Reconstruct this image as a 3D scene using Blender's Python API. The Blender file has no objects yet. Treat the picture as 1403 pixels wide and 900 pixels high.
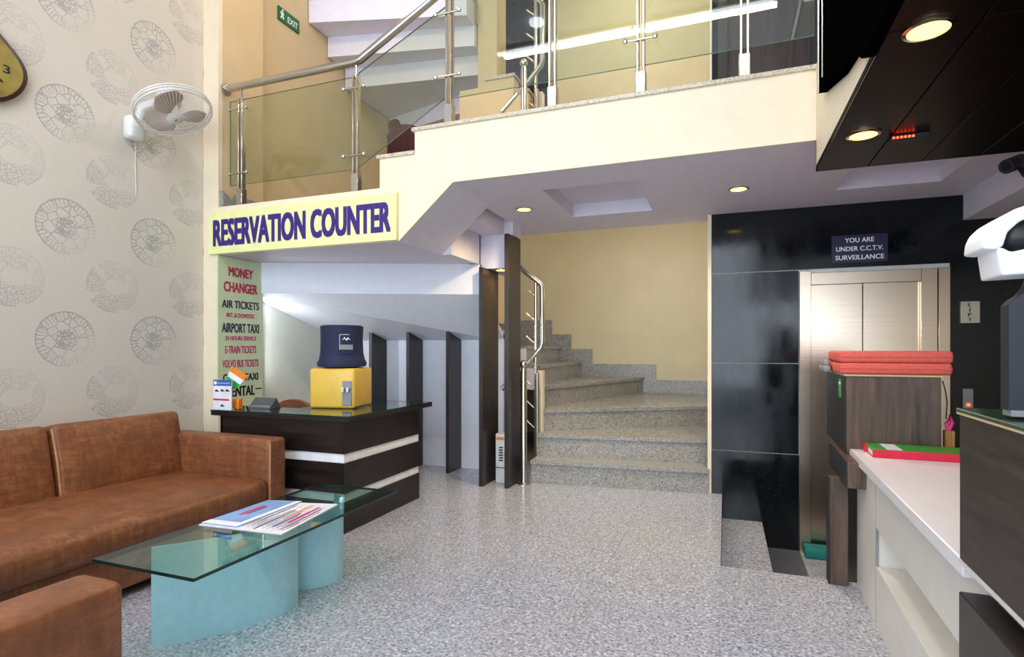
import bpy, bmesh, math, random
from mathutils import Vector, Matrix
random.seed(7)
SC = bpy.context.scene
COL = SC.collection
R_ = math.radians
# ------------------------------------------------------------------ camera, world, lights, exposure
F, CX, HY, VX, EYE = 775.0, 701.5, 478.0, 993.0, 1.15
cam = bpy.data.cameras.new('camera'); cam_o = bpy.data.objects.new('camera', cam); COL.objects.link(cam_o)
cam.sensor_fit = 'HORIZONTAL'; cam.sensor_width = 36; cam.lens = 36*F/1403
cam.shift_y = (HY-450)/1403; cam.clip_start = .02
cam_o.location = (0, 0, EYE); cam_o.rotation_euler = (R_(90), 0, math.atan((VX-CX)/F))
SC.camera = cam_o
w = bpy.data.worlds.new('world'); SC.world = w; w.use_nodes = True
bg = w.node_tree.nodes['Background']; bg.inputs[0].default_value = (.70, .84, 1, 1); bg.inputs[1].default_value = 1.7
def area(name, loc, rot, sx, sy, power, color):
    l = bpy.data.lights.new(name, 'AREA'); l.shape = 'RECTANGLE'; l.size = sx; l.size_y = sy; l.energy = power; l.color = color
    o = bpy.data.objects.new(name, l); COL.objects.link(o); o.location = loc; o.rotation_euler = rot; return o
area('entrance_daylight', (-.8, -2.75, 2.2), (R_(90), 0, 0), 5.6, 3.6, 235, (.80, .90, 1))
SC.view_settings.view_transform = 'Standard'; SC.view_settings.look = 'None'
SC.view_settings.exposure = 0.08; SC.view_settings.gamma = 1; SC.view_settings.use_curve_mapping = False
SC.cycles.max_bounces = 10; SC.cycles.transparent_max_bounces = 24; SC.cycles.sample_clamp_indirect = 6
SC.cycles.caustics_reflective = False; SC.cycles.caustics_refractive = False

# ------------------------------------------------------------------ materials
def C(h):
    h = h.lstrip('#'); out = []
    for i in (0, 2, 4):
        v = int(h[i:i+2], 16)/255; out.append(v/12.92 if v <= .04045 else ((v+.055)/1.055)**2.4)
    return (*out, 1)
class NT:
    def __init__(s, name):
        s.m = bpy.data.materials.new(name); s.m.use_nodes = True; s.t = s.m.node_tree; s.b = s.t.nodes['Principled BSDF']
        s.out = s.t.nodes['Material Output']
    def n(s, typ, **kw):
        x = s.t.nodes.new(typ)
        for k, v in kw.items(): setattr(x, k, v)
        return x
    def l(s, a, b): s.t.links.new(a, b)
    def val(s, sock, v):
        if hasattr(v, 'is_output'): s.l(v, sock)
        else: sock.default_value = v
    def math(s, op, a, b=0.0, c=0.0):
        x = s.n('ShaderNodeMath', operation=op); s.val(x.inputs[0], a); s.val(x.inputs[1], b); s.val(x.inputs[2], c); return x.outputs[0]
    def pos(s, sc=(1, 1, 1)):
        g = s.n('ShaderNodeNewGeometry'); mp = s.n('ShaderNodeMapping'); mp.inputs['Scale'].default_value = sc; s.l(g.outputs['Position'], mp.inputs[0]); return mp.outputs[0]
    def noise(s, v, scale, detail=3, rough=.55):
        x = s.n('ShaderNodeTexNoise'); s.l(v, x.inputs['Vector']); x.inputs['Scale'].default_value = scale; x.inputs['Detail'].default_value = detail; x.inputs['Roughness'].default_value = rough; return x.outputs[0]
    def vor(s, v, scale, feature='F1', out=0):
        x = s.n('ShaderNodeTexVoronoi', feature=feature); s.l(v, x.inputs['Vector']); x.inputs['Scale'].default_value = scale; return x.outputs[out]
    def ramp(s, f, stops, interp='LINEAR'):
        x = s.n('ShaderNodeValToRGB'); s.val(x.inputs[0], f); e = x.color_ramp.elements; x.color_ramp.interpolation = interp
        while len(e) > 1: e.remove(e[-1])
        e[0].position, e[0].color = stops[0]
        for p, c in stops[1:]: k = e.new(p); k.color = c
        return x.outputs[0]
    def mix(s, f, a, b, mode='MIX'):
        x = s.n('ShaderNodeMix', data_type='RGBA', blend_type=mode); s.val(x.inputs[0], f); s.val(x.inputs[6], a); s.val(x.inputs[7], b); return x.outputs[2]
    def bump(s, h, strength=.2, dist=.01):
        x = s.n('ShaderNodeBump'); x.inputs['Strength'].default_value = strength; x.inputs['Distance'].default_value = dist; s.l(h, x.inputs['Height']); s.l(x.outputs[0], s.b.inputs['Normal'])
    def set(s, **kw):
        for k, v in kw.items(): s.val(s.b.inputs[{'base': 'Base Color', 'rough': 'Roughness', 'metal': 'Metallic', 'spec': 'Specular IOR Level', 'coat': 'Coat Weight', 'trans': 'Transmission Weight', 'emit': 'Emission Color', 'es': 'Emission Strength'}[k]], v)
        return s.m
M = {}
def plain(name, h, rough=.5, metal=0.0, mottle=.06, scale=14, spec=.5, coat=0.0):
    t = NT(name); v = t.noise(t.pos(), scale, 4); c = C(h)
    dark = tuple(x*(1-mottle*2) for x in c[:3])+(1,); lite = tuple(min(1, x*(1+mottle)) for x in c[:3])+(1,)
    M[name] = t.set(base=t.ramp(v, [(.3, dark), (.7, lite)]), rough=rough, metal=metal, spec=spec, coat=coat)
def glow(name, h, s):
    t = NT(name); M[name] = t.set(base=C(h), emit=C(h), es=s, rough=.4)
def granite(name, dark, mid, lite, scale=1.0, rough=.16, warm=None):
    t = NT(name); p = t.pos()
    a = t.noise(p, 120*scale, 4, .7); b = t.vor(p, 150*scale, out=1); bw = t.n('ShaderNodeSeparateColor'); t.l(b, bw.inputs[0])
    big = t.noise(p, 2.2, 3)
    c1 = t.ramp(a, [(.36, C(dark)), (.47, C(mid)), (.60, C(lite))])
    c2 = t.ramp(bw.outputs[0], [(.12, C(dark)), (.2, C(mid)), (.8, C(mid)), (.9, C(lite))])
    c = t.mix(.5, c1, c2)
    c = t.mix(t.ramp(big, [(.35, (0, 0, 0, 1)), (.7, (.22, .22, .22, 1))]), c, C(warm or lite))
    if name == 'floor_granite':
        oi = t.n('ShaderNodeObjectInfo'); c = t.mix(t.math('MULTIPLY', oi.outputs['Random'], .16), c, C('#b0a795'))
    M[name] = t.set(base=c, rough=t.ramp(big, [(.3, (rough, rough, rough, 1)), (.7, (rough*1.8, rough*1.8, rough*1.8, 1))]), spec=.5)
def wood(name, dark, lite, axis='x', scale=1.0, rough=.35, coat=0.0, spec=.5):
    t = NT(name); sc = {'x': (2, 26, 26), 'y': (26, 2, 26), 'z': (26, 26, 2)}[axis]
    p = t.pos(tuple(k*scale for k in sc)); a = t.noise(p, 1.6, 5, .62); b = t.noise(t.pos(), 5, 3)
    c = t.ramp(a, [(.32, C(dark)), (.68, C(lite))]); c = t.mix(t.ramp(b, [(.4, (0, 0, 0, 1)), (.75, (.35, .35, .35, 1))]), c, C(dark))
    t.bump(a, .08, .004); M[name] = t.set(base=c, rough=rough, coat=coat, spec=spec)
def glass(name, tint, rough=0.0, ior=1.5):
    t = NT(name); tr = t.n('ShaderNodeBsdfTransparent'); tr.inputs[0].default_value = tint
    gl = t.n('ShaderNodeBsdfGlossy'); gl.inputs['Roughness'].default_value = rough; gl.inputs[0].default_value = (1, 1, 1, 1)
    fr = t.n('ShaderNodeFresnel'); t.l(t.math('ADD', ior, t.math('MULTIPLY', t.n('ShaderNodeNewGeometry').outputs['Backfacing'], 1/ior-ior)), fr.inputs[0]); mx = t.n('ShaderNodeMixShader')
    t.l(fr.outputs[0], mx.inputs[0]); t.l(tr.outputs[0], mx.inputs[1]); t.l(gl.outputs[0], mx.inputs[2]); t.l(mx.outputs[0], t.out.inputs[0]); M[name] = t.m
def wallpaper():
    t = NT('wallpaper'); g = t.n('ShaderNodeNewGeometry'); sp = t.n('ShaderNodeSeparateXYZ'); t.l(g.outputs['Position'], sp.inputs[0])
    y, z = sp.outputs[1], sp.outputs[2]; pos = t.pos()
    def medallion(oy, oz, kind):
        u = t.math('MULTIPLY', t.math('SUBTRACT', t.math('FRACT', t.math('ADD', t.math('MULTIPLY', t.math('SUBTRACT', y, oy), 1/.57), 100.5)), .5), .57)
        v = t.math('MULTIPLY', t.math('SUBTRACT', t.math('FRACT', t.math('ADD', t.math('MULTIPLY', t.math('SUBTRACT', z, oz), 1/.69), 100.5)), .5), .69)
        r = t.math('SQRT', t.math('ADD', t.math('MULTIPLY', u, u), t.math('MULTIPLY', v, v)))
        inside = t.math('LESS_THAN', r, .172)
        ring = t.math('MULTIPLY', t.math('LESS_THAN', t.math('ABSOLUTE', t.math('SUBTRACT', r, .166)), .003), 1.0)
        cu = t.n('ShaderNodeCombineXYZ'); t.l(u, cu.inputs[0]); t.l(v, cu.inputs[1]); cu.inputs[2].default_value = oy*3
        a = t.math('ARCTAN2', v, u)
        if kind == 0:      # branching veins running out to a scalloped rim
            e1 = t.math('LESS_THAN', t.vor(cu.outputs[0], 17, 'DISTANCE_TO_EDGE'), .04)
            wv = t.math('ABSOLUTE', t.math('SINE', t.math('ADD', t.math('MULTIPLY', a, 21), t.math('MULTIPLY', t.noise(cu.outputs[0], 9), 5))))
            sc = t.math('MULTIPLY', t.math('LESS_THAN', wv, .33), t.math('GREATER_THAN', r, .118))
            rad = t.math('MULTIPLY', t.math('LESS_THAN', t.vor(cu.outputs[0], 46, 'DISTANCE_TO_EDGE'), .12), t.math('LESS_THAN', r, .06))
            lines = t.math('MAXIMUM', t.math('MAXIMUM', e1, sc), t.math('MAXIMUM', rad, ring))
            fade = t.math('SUBTRACT', .95, t.math('MULTIPLY', t.math('SUBTRACT', u, v), 3.6))
        else:              # lacy clusters of tiny petals
            e1 = t.math('LESS_THAN', t.vor(cu.outputs[0], 60, 'DISTANCE_TO_EDGE'), .11)
            cl = t.math('GREATER_THAN', t.noise(cu.outputs[0], 13, 2), .47)
            lines = t.math('MAXIMUM', t.math('MULTIPLY', t.math('MULTIPLY', e1, cl), t.math('GREATER_THAN', r, .05)), t.math('MULTIPLY', ring, cl))
            fade = t.math('ADD', .5, t.math('MULTIPLY', t.math('ADD', u, v), -1.2))
        f = t.n('ShaderNodeClamp'); t.l(fade, f.inputs[0]); f.inputs[1].default_value = .12; f.inputs[2].default_value = 1
        return t.math('MULTIPLY', t.math('MULTIPLY', lines, inside), f.outputs[0])
    m = t.math('MAXIMUM', medallion(2.285, 1.21, 0), medallion(2.57, .87, 1))
    weave = t.noise(t.pos((1, 260, 260)), 1, 2)
    base = t.ramp(weave, [(.3, C('#cbc5bb')), (.7, C('#dad5cb'))])
    c = t.mix(t.math('MULTIPLY', m, .68), base, C('#8d8e96'))
    t.bump(weave, .06, .002); M['wallpaper'] = t.set(base=c, rough=.55)
wallpaper()
plain('cream', '#efe1c6', .55, mottle=.02); plain('tan_paint', '#d8c096', .55, mottle=.03, scale=3); plain('yellow_paint', '#d6c8a0', .5, mottle=.03, scale=3)
plain('ceiling_white', '#e4e0ee', .6, mottle=.02); plain('white_paint', '#e6e9f2', .5, mottle=.02); plain('alcove_paint', '#e2e4d4', .5, mottle=.02)
granite('floor_granite', '#434a5c', '#999fb0', '#dde1ec', .68, .14, '#a4a5a6')
granite('step_granite', '#484847', '#8f8e8a', '#c4c2bb', .8, .2, '#9f9a8c'); granite('coping_granite', '#8d8578', '#c6bda9', '#e4dac4', .8, .3)
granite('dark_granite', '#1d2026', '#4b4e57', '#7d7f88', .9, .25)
def blackstone():
    t = NT('black_stone'); p = t.pos((1, 1, 1)); a = t.noise(p, 60, 5, .7); b = t.noise(t.pos((3, 3, 1)), 2.5, 3)
    c = t.ramp(a, [(.4, C('#080a0e')), (.62, C('#14181e')), (.80, C('#2c333b'))]); M['black_stone'] = t.set(base=c, rough=t.ramp(b, [(.3, (.06, .06, .06, 1)), (.75, (.2, .2, .2, 1))]), spec=.42)
blackstone()
plain('joint_white', '#d6d4cf', .6); plain('joint_grey', '#7d8088', .6)
wood('wenge_x', '#120d0c', '#2d2321', 'x'); wood('wenge_y', '#120d0c', '#2d2321', 'y'); wood('wenge_z', '#1a1312', '#3a2e2a', 'z')
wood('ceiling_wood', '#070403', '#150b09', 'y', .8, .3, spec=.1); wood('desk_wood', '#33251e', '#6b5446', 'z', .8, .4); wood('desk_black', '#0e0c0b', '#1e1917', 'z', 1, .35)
wood('panel_wood', '#1f1915', '#453a31', 'y', 1, .4); wood('oak', '#7a5128', '#b98544', 'z', 1, .5)
def leather():
    t = NT('leather'); a = t.mix(.5, t.noise(t.pos((30, 30, 7)), 1.4, 5, .7), t.noise(t.pos((7, 7, 34)), 1.4, 5, .7)); b = t.noise(t.pos(), 6, 4, .6); d = t.noise(t.pos(), 240, 2)
    c = t.ramp(a, [(.33, C('#5f3924')), (.5, C('#875333')), (.68, C('#a67049'))]); c = t.mix(t.ramp(b, [(.35, (.6, .6, .6, 1)), (.62, (0, 0, 0, 1))]), c, C('#6d432c'))
    t.bump(d, .12, .002); M['leather'] = t.set(base=c, rough=.42, spec=.4)
leather()
plain('piping', '#c08a5c', .45); plain('black_plastic', '#121214', .45); plain('matte_black', '#050506', .8, spec=.0); plain('plastic_white', '#dcdcd8', .35); plain('grey_plastic', '#8d8f92', .4)
plain('steel', '#c8c3b8', .22, 1.0, .03); plain('chrome', '#d9d6cf', .12, 1.0, .02)
def brushed():
    t = NT('brushed_steel'); a = t.noise(t.pos((.6, 1, 500)), 1, 1); c = t.ramp(a, [(.3, C('#cdb8a4')), (.7, C('#d8c5b2'))]); M['brushed_steel'] = t.set(base=c, rough=.24, metal=1.0)
brushed()
glass('rail_glass', (.86, .90, .82, 1)); glass('table_glass', (.72, .90, .84, 1)); plain('glass_edge', '#0d2b26', .12, spec=.7); plain('rail_edge', '#7b9a86', .15)
def frosted():
    t = NT('frosted_glass'); a = t.n('ShaderNodeBsdfTranslucent'); a.inputs[0].default_value = C('#c2f0f6'); t.b.inputs['Base Color'].default_value = C('#86c6d2'); t.b.inputs['Roughness'].default_value = .3
    v = t.noise(t.pos(), 30, 2); t.l(t.ramp(v, [(.3, C('#b6e4f2')), (.7, C('#c6eef8'))]), t.b.inputs['Base Color'])
    mx = t.n('ShaderNodeMixShader'); mx.inputs[0].default_value = .25; t.l(t.b.outputs[0], mx.inputs[1]); t.l(a.outputs[0], mx.inputs[2]); t.l(mx.outputs[0], t.out.inputs[0]); M['frosted_glass'] = t.m
frosted()
plain('sign_yellow', '#eef0ac', .4, mottle=.03); plain('sign_green', '#d6e4b8', .4, mottle=.04, scale=5); plain('sign_purple', '#35197a', .5); plain('ink_red', '#d0224f', .5); plain('ink_pink', '#d8347f', .5)
plain('ink_navy', '#2a2750', .5); plain('ink_black', '#15151a', .5); plain('exit_green', '#0c6a3c', .5); plain('sign_navy', '#15123f', .3); plain('white_ink', '#f2f2f5', .5)
plain('dispenser_yellow', '#e9c04c', .4, mottle=.03); plain('cover_navy', '#1b2547', .75, mottle=.15, scale=40); plain('coral', '#dd6459', .75, mottle=.06, scale=60); plain('book_red', '#d8173f', .4); plain('book_green', '#4aa53c', .4)
plain('counter_white', '#e9e6ea', .3, mottle=.01); plain('laminate_white', '#dcd9d2', .35, mottle=.02); plain('teal', '#17807a', .6); plain('maroon', '#430a12', .8, mottle=.2, scale=30)
plain('clock_gold', '#8f7f38', .3, .2, .2, 9); plain('clock_rim', '#2c0d10', .2); plain('fan_white', '#e3e2df', .35); plain('fan_blade', '#b7a493', .4); plain('paper', '#e8e8f0', .6)
plain('paper_blue', '#86a8dd', .6, mottle=.12, scale=8); plain('orange', '#f0871c', .5); plain('flag_white', '#f0f0f5', .6); plain('flag_green', '#1fae4a', .5); plain('monitor_navy', '#20242d', .5); plain('green_top', '#2c4a35', .15, mottle=.1)
plain('cloth_white', '#f4f4f6', .8, mottle=.03); plain('cardboard', '#c9b48c', .7); plain('dark_gloss', '#23262a', .08, mottle=.1, spec=.7); plain('logo_blue', '#2b56a8', .4); plain('grey_blade', '#53555a', .4)
glow('lamp_warm', '#ffc160', 5); glow('tube_white', '#eef4ff', 9); glow('tube_soft', '#eef4ff', 2.5); glow('led_red', '#ff3a1c', 8)

# ------------------------------------------------------------------ mesh helpers (world coordinates)
def finish(name, bm, mat, parent=None, smooth=False, mats=None):
    me = bpy.data.meshes.new(name); bmesh.ops.recalc_face_normals(bm, faces=bm.faces[:]); bm.to_mesh(me); bm.free()
    for k in (mats or [mat]): me.materials.append(M[k])
    if smooth:
        for p in me.polygons: p.use_smooth = True
        if hasattr(me, 'set_sharp_from_angle'): me.set_sharp_from_angle(angle=R_(40))
    o = bpy.data.objects.new(name, me); COL.objects.link(o); attach(o, parent); return o
def attach(o, parent):
    if parent is not None:
        o.parent = parent; o.matrix_parent_inverse = WORLD[parent].inverted() if parent in WORLD else Matrix.Identity(4)
WORLD = {}
def thing(name, label, cat, loc, group=None, kind=None):
    o = bpy.data.objects.new(name, None); COL.objects.link(o); o.location = loc; o.empty_display_size = .1
    WORLD[o] = Matrix.Translation(loc); tag(o, label, cat, group, kind); return o
def tag(o, label=None, cat=None, group=None, kind=None):
    if label: o['label'] = label
    if cat: o['category'] = cat
    if group: o['group'] = group
    if kind: o['kind'] = kind
    return o
def struct(o, label=None): o['kind'] = 'structure'; return tag(o, label)
def add_box(bm, x0, x1, y0, y1, z0, z1, bev=0.0, seg=2, X=None):
    r = bmesh.ops.create_cube(bm, size=1); vs = r['verts']
    for v in vs: v.co = Vector(((x0+x1)/2+v.co.x*(x1-x0), (y0+y1)/2+v.co.y*(y1-y0), (z0+z1)/2+v.co.z*(z1-z0)))
    if bev:
        es = list({e for v in vs for e in v.link_edges}); rb = bmesh.ops.bevel(bm, geom=es, offset=bev, segments=seg, affect='EDGES', profile=.5)
        vs = list({v for f in rb['faces'] for v in f.verts})
    if X is not None:
        for v in vs: v.co = X @ v.co
    return vs
def box(name, x0, x1, y0, y1, z0, z1, mat, parent=None, bev=0.0, seg=2, X=None):
    bm = bmesh.new(); add_box(bm, x0, x1, y0, y1, z0, z1, bev, seg)
    if X is not None: bm.transform(X)
    return finish(name, bm, mat, parent, smooth=bev > 0)
def poly_prism(name, pts, z0, z1, mat, parent=None, axis='z', X=None, bot=None):
    """pts is a closed outline; axis z: (x,y) outline lifted z0..z1; axis y: (x,z) outline from y0..y1; axis x: (y,z) outline"""
    bm = bmesh.new(); f = {'z': lambda p, t: (p[0], p[1], t), 'y': lambda p, t: (p[0], t, p[1]), 'x': lambda p, t: (t, p[0], p[1])}[axis]
    a = [bm.verts.new(f(p, z0 if bot is None else bot[i])) for i, p in enumerate(pts)]; b = [bm.verts.new(f(p, z1)) for p in pts]; n = len(pts)
    bm.faces.new(a); bm.faces.new(b)
    for i in range(n): bm.faces.new((a[i], a[(i+1) % n], b[(i+1) % n], b[i]))
    if X is not None: bm.transform(X)
    return finish(name, bm, mat, parent)
def tube_bm(bm, pts, r, n=10, cap=True):
    P = [Vector(p) for p in pts]; rings = []; up = None
    for i, p in enumerate(P):
        t = (P[min(i+1, len(P)-1)]-P[max(i-1, 0)]).normalized()
        if up is None or abs(up.dot(t)) > .98: up = Vector((0, 0, 1)) if abs(t.z) < .9 else Vector((1, 0, 0))
        s = t.cross(up).normalized(); up = s.cross(t).normalized(); k = 1.0
        if 0 < i < len(P)-1:
            c = (P[i]-P[i-1]).normalized().dot(t); k = 1/max(c, .6)
        rr = r[i] if isinstance(r, (list, tuple)) else r
        rings.append([bm.verts.new(p+(s*math.cos(a)+up*math.sin(a))*rr*(k if 0 < i < len(P)-1 else 1)) for a in [2*math.pi*j/n for j in range(n)]])
    for a, b in zip(rings, rings[1:]):
        for j in range(n): bm.faces.new((a[j], a[(j+1) % n], b[(j+1) % n], b[j]))
    if cap: bm.faces.new(rings[0]); bm.faces.new(rings[-1])
def tube(name, pts, r, mat, parent=None, n=10):
    bm = bmesh.new(); tube_bm(bm, pts, r, n); return finish(name, bm, mat, parent, True)
def lathe_bm(bm, prof, X=Matrix.Identity(4), n=24, cap=True):
    rings = []
    for r, z in prof: rings.append([bm.verts.new(X @ Vector((r*math.cos(2*math.pi*j/n), r*math.sin(2*math.pi*j/n), z))) for j in range(n)] if r > 1e-5 else [bm.verts.new(X @ Vector((0, 0, z)))])
    for a, b in zip(rings, rings[1:]):
        for j in range(n):
            q = [a[j % len(a)], a[(j+1) % len(a)], b[(j+1) % len(b)], b[j % len(b)]]; q2 = []
            for v in q:
                if v not in q2: q2.append(v)
            if len(q2) > 2: bm.faces.new(q2)
    if cap and len(rings[0]) > 1: bm.faces.new(rings[0])
    if cap and len(rings[-1]) > 1: bm.faces.new(rings[-1])
def lathe(name, prof, mat, parent=None, X=Matrix.Identity(4), n=24, cap=True):
    bm = bmesh.new(); lathe_bm(bm, prof, X, n, cap); return finish(name, bm, mat, parent, True)
def T(x, y, z): return Matrix.Translation((x, y, z))
def frame(loc, z):      # matrix whose local z runs along z
    z = Vector(z).normalized(); return Matrix.Translation(loc) @ z.to_track_quat('Z', 'Y').to_matrix().to_4x4()
def cushion(name, x0, x1, y0, y1, z0, z1, mat, parent, bev=.03, puff=(0, 0, 0), X=None):
    """soft block: bevelled, subdivided and crowned along the given axes"""
    bm = bmesh.new(); add_box(bm, x0, x1, y0, y1, z0, z1, bev, 3)
    bmesh.ops.subdivide_edges(bm, edges=[e for e in bm.edges if e.calc_length() > .1], cuts=7, use_grid_fill=True)
    c = Vector(((x0+x1)/2, (y0+y1)/2, (z0+z1)/2)); h = Vector(((x1-x0)/2, (y1-y0)/2, (z1-z0)/2))
    for v in bm.verts:
        d = v.co-c; q = [max(0, 1-abs(d[i]/h[i])**2) for i in range(3)]
        for i in range(3):
            if puff[i]: v.co[i] += math.copysign(1, d[i])*puff[i]*abs(d[i]/h[i])**3*q[(i+1) % 3]**.7*q[(i+2) % 3]**.7
    if X is not None: bm.transform(X)
    return finish(name, bm, mat, parent, True)
def pane(name, x0, x1, y0, y1, z0, z1, mats, parent=None, axis='y'):
    bm = bmesh.new(); add_box(bm, x0, x1, y0, y1, z0, z1); o = finish(name, bm, None, parent, mats=mats)
    for p in o.data.polygons:
        if abs(p.normal['xyz'.index(axis)]) < .9: p.material_index = 1
    return o
def text(name, body, mat, loc, wdt, hgt, parent, facing='-y', bold=.0, align='CENTER', depth=.0015):
    c = bpy.data.curves.new(name, 'FONT'); c.body = body; c.align_x = 'CENTER'; c.align_y = 'CENTER'; c.size = 1; c.offset = 0; c.extrude = 0.0; c.resolution_u = 3
    o = bpy.data.objects.new(name, c); COL.objects.link(o); bpy.context.view_layer.update()
    dg = bpy.context.evaluated_depsgraph_get(); me = bpy.data.meshes.new_from_object(o.evaluated_get(dg)); bpy.data.objects.remove(o); bpy.data.curves.remove(c)
    if bold:
        bm = bmesh.new()
        for q, (dx, dy) in enumerate(((-bold, -bold*.5), (bold, -bold*.5), (-bold, bold*.5), (bold, bold*.5), (0, 0))):
            m2 = me.copy(); m2.transform(T(dx, dy, q*.0003)); bm.from_mesh(m2); bpy.data.meshes.remove(m2)
        bm.to_mesh(me); bm.free()
    xs = [v.co.x for v in me.vertices]; ys = [v.co.y for v in me.vertices]; cx, cy = (min(xs)+max(xs))/2, (min(ys)+max(ys))/2
    sx = wdt/(max(xs)-min(xs)); sy = hgt/(max(ys)-min(ys))
    rot = {'-y': Matrix.Rotation(R_(90), 4, 'X'), '+x': Matrix.Rotation(R_(90), 4, 'Z') @ Matrix.Rotation(R_(90), 4, 'X'), '-x': Matrix.Rotation(R_(-90), 4, 'Z') @ Matrix.Rotation(R_(90), 4, 'X'), '+z': Matrix.Identity(4)}
    rm = facing if isinstance(facing, Matrix) else rot[facing]
    me.transform(Matrix.Translation(loc) @ rm @ Matrix.Diagonal((sx, sy, 1, 1)) @ T(-cx, -cy, 0)); me.materials.clear(); me.materials.append(M[mat])
    o = bpy.data.objects.new(name, me); COL.objects.link(o); attach(o, parent); return o
def copy_tree(o, offset=(0, 0, 0), parent=None):
    c = o.copy(); COL.objects.link(c)
    if parent is None: c.location = Vector(o.location)+Vector(offset)
    else:
        inv = o.matrix_parent_inverse.copy(); c.parent = parent; c.matrix_parent_inverse = inv
    for ch in list(o.children): copy_tree(ch, parent=c)
    return c

# ------------------------------------------------------------------ the shell
XL, YF, YS, YB, ZC, RS, TOP = -3.78, 3.26, 4.78, 7.40, 2.22, .197, 4.78
PITY, PITX, PITZ = 3.20, -.02, -2*.19
fl = bmesh.new()
add_box(fl, XL-.15, 2.75, -2.9, PITY, -.6, 0); add_box(fl, XL-.15, PITX, PITY, YB+.1, -.6, 0)
for v in fl.verts:
    if v.co.z > -.1: v.co.z = -.003
flo = struct(finish('floor', fl, 'joint_grey'), 'polished grey speckled granite lobby floor')
def floor_slab(x0, x1, y0, y1): box('granite_slab', x0+.0007, x1-.0007, y0+.0007, y1-.0007, -.003, 0, 'floor_granite', flo)
xs = [PITX-.56*k for k in range(6, -1, -1)]+[PITX+.56*k for k in range(1, 5)]; xs = [XL]+[x for x in xs if XL < x < 2.6]+[2.6]
for a, b in zip(xs, xs[1:]):
    for k in range(-7, 0): floor_slab(a, b, PITY+.8*k, PITY+.8*(k+1))
    if b < PITX+.01:
        floor_slab(a, b, PITY, 4.0); floor_slab(a, b, 4.0, 4.8); floor_slab(a, b, 4.8, 5.6)
struct(box('wall_left', XL-.15, XL, -2.9, 3.262, 0, TOP, 'wallpaper'), 'cream wallpapered wall with grey lacy medallions')
struct(box('trim_1', XL-.15, -3.63, 3.262, 3.30, 0, 6.6, 'cream'), 'cream pilaster at the end of the wallpapered wall')
struct(box('trim_3', XL-.15, -3.63, 3.30, 3.71, 0, 2.2, 'cream')); struct(box('trim_4', XL-.15, -3.63, 3.30, 3.71, 2.2, 6.6, 'tan_paint'))
struct(box('wall_alcove_left', XL-.15, -3.75, 3.71, YB, 0, 2.0, 'alcove_paint'), 'pale side wall of the alcove')
struct(box('wall_landing', XL-.15, -3.75, 3.71, YB, 2.0, 6.6, 'tan_paint'), 'tan painted wall beside the stair landing')
struct(box('wall_back', XL-.15, 0, YB, YB+.12, 0, 6.6, 'yellow_paint'), 'pale yellow wall behind the staircase')
struct(box('wall_stair', -.11, -.02, YS+.02, YB, -.4, 6.6, 'cream'), 'cream side wall of the stairwell')
bm = bmesh.new(); add_box(bm, XL-.15, 2.75, -2.9, 3.4, TOP, TOP+.1); add_box(bm, -1.9, 2.75, 3.4, YS, TOP, TOP+.1)
struct(finish('ceiling', bm, 'ceiling_white'))
struct(box('ceiling_stairwell', XL-.15, 0, 3.4, YB+.1, 6.6, 6.7, 'ceiling_white'))
struct(box('wall_right', 2.6, 2.75, -2.9, YS, -.6, TOP, 'tan_paint'))
fw = bmesh.new()          # glazed entrance front behind the camera
add_box(fw, XL-.15, 2.75, -2.98, -2.9, 4.15, TOP)
for x in (-3.9, -2.2, -.5, 1.2, 2.68): add_box(fw, x, x+.07, -2.98, -2.9, 0, 4.15)
add_box(fw, XL, 2.6, -2.98, -2.9, 2.2, 2.27)
struct(finish('wall_front', fw, 'grey_plastic'))
# alcove behind the reservation counter
struct(box('wall_alcove', -3.75, -1.95, 4.95, 5.02, 0, 1.30, 'white_paint'), 'white wall behind the reservation counter')
AA, AB = (-3.75, 3.62), (-1.95, 4.40)
struct(poly_prism('ceiling_landing', [(-3.63, YF+.02), (-2.03, YF+.02), (-2.03, 4.30), (-1.95, 4.40), (-1.95, 4.42), AA, (-3.75, 3.5)], 1.87, 2.16, 'ceiling_white'))
bm = bmesh.new()          # stair underside: upright face, then a slope falling to the alcove wall
def hexa(bm, lo, hi):
    lo = [bm.verts.new(p) for p in lo]; hi = [bm.verts.new(p) for p in hi]; bm.faces.new(lo); bm.faces.new(hi)
    for i in range(4): bm.faces.new((lo[i], lo[(i+1) % 4], hi[(i+1) % 4], hi[i]))
hexa(bm, [(*AA, 1.613), (*AB, 1.613), (AB[0], AB[1]+.006, 1.613), (AA[0], AA[1]+.006, 1.613)], [(*AA, 1.87), (*AB, 1.87), (AB[0], AB[1]+.006, 1.87), (AA[0], AA[1]+.006, 1.87)])
SL = [(AA[0], AA[1]+.004, 1.613), (AB[0], AB[1]+.004, 1.613), (-1.95, 5.0, 1.222), (-3.75, 5.0, 1.222)]
hexa(bm, SL, [(x, y, z+.05) for x, y, z in SL])
struct(finish('ceiling_alcove', bm, 'white_paint'), 'white sloping underside of the stairs above the reservation counter')
bm = bmesh.new()          # folded underside of the two steps up to the mezzanine
f = lambda pts, y0, y1: None
def prism_y(bm, pts, y0, y1):
    a = [bm.verts.new((x, y0, z)) for x, z in pts]; b = [bm.verts.new((x, y1, z)) for x, z in pts]; n = len(pts); bm.faces.new(a); bm.faces.new(b)
    for i in range(n): bm.faces.new((a[i], a[(i+1) % n], b[(i+1) % n], b[i]))
prism_y(bm, [(-2.03, 1.87), (-1.63, 2.22), (-1.63, 2.4), (-2.03, 2.4)], YF+.02, 3.87)
prism_y(bm, [(-2.03, 1.87), (-1.95, 1.87), (-1.95, 2.117), (-1.745, 2.117), (-1.745, 2.4), (-2.03, 2.4)], 3.87, 4.45)
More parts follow.
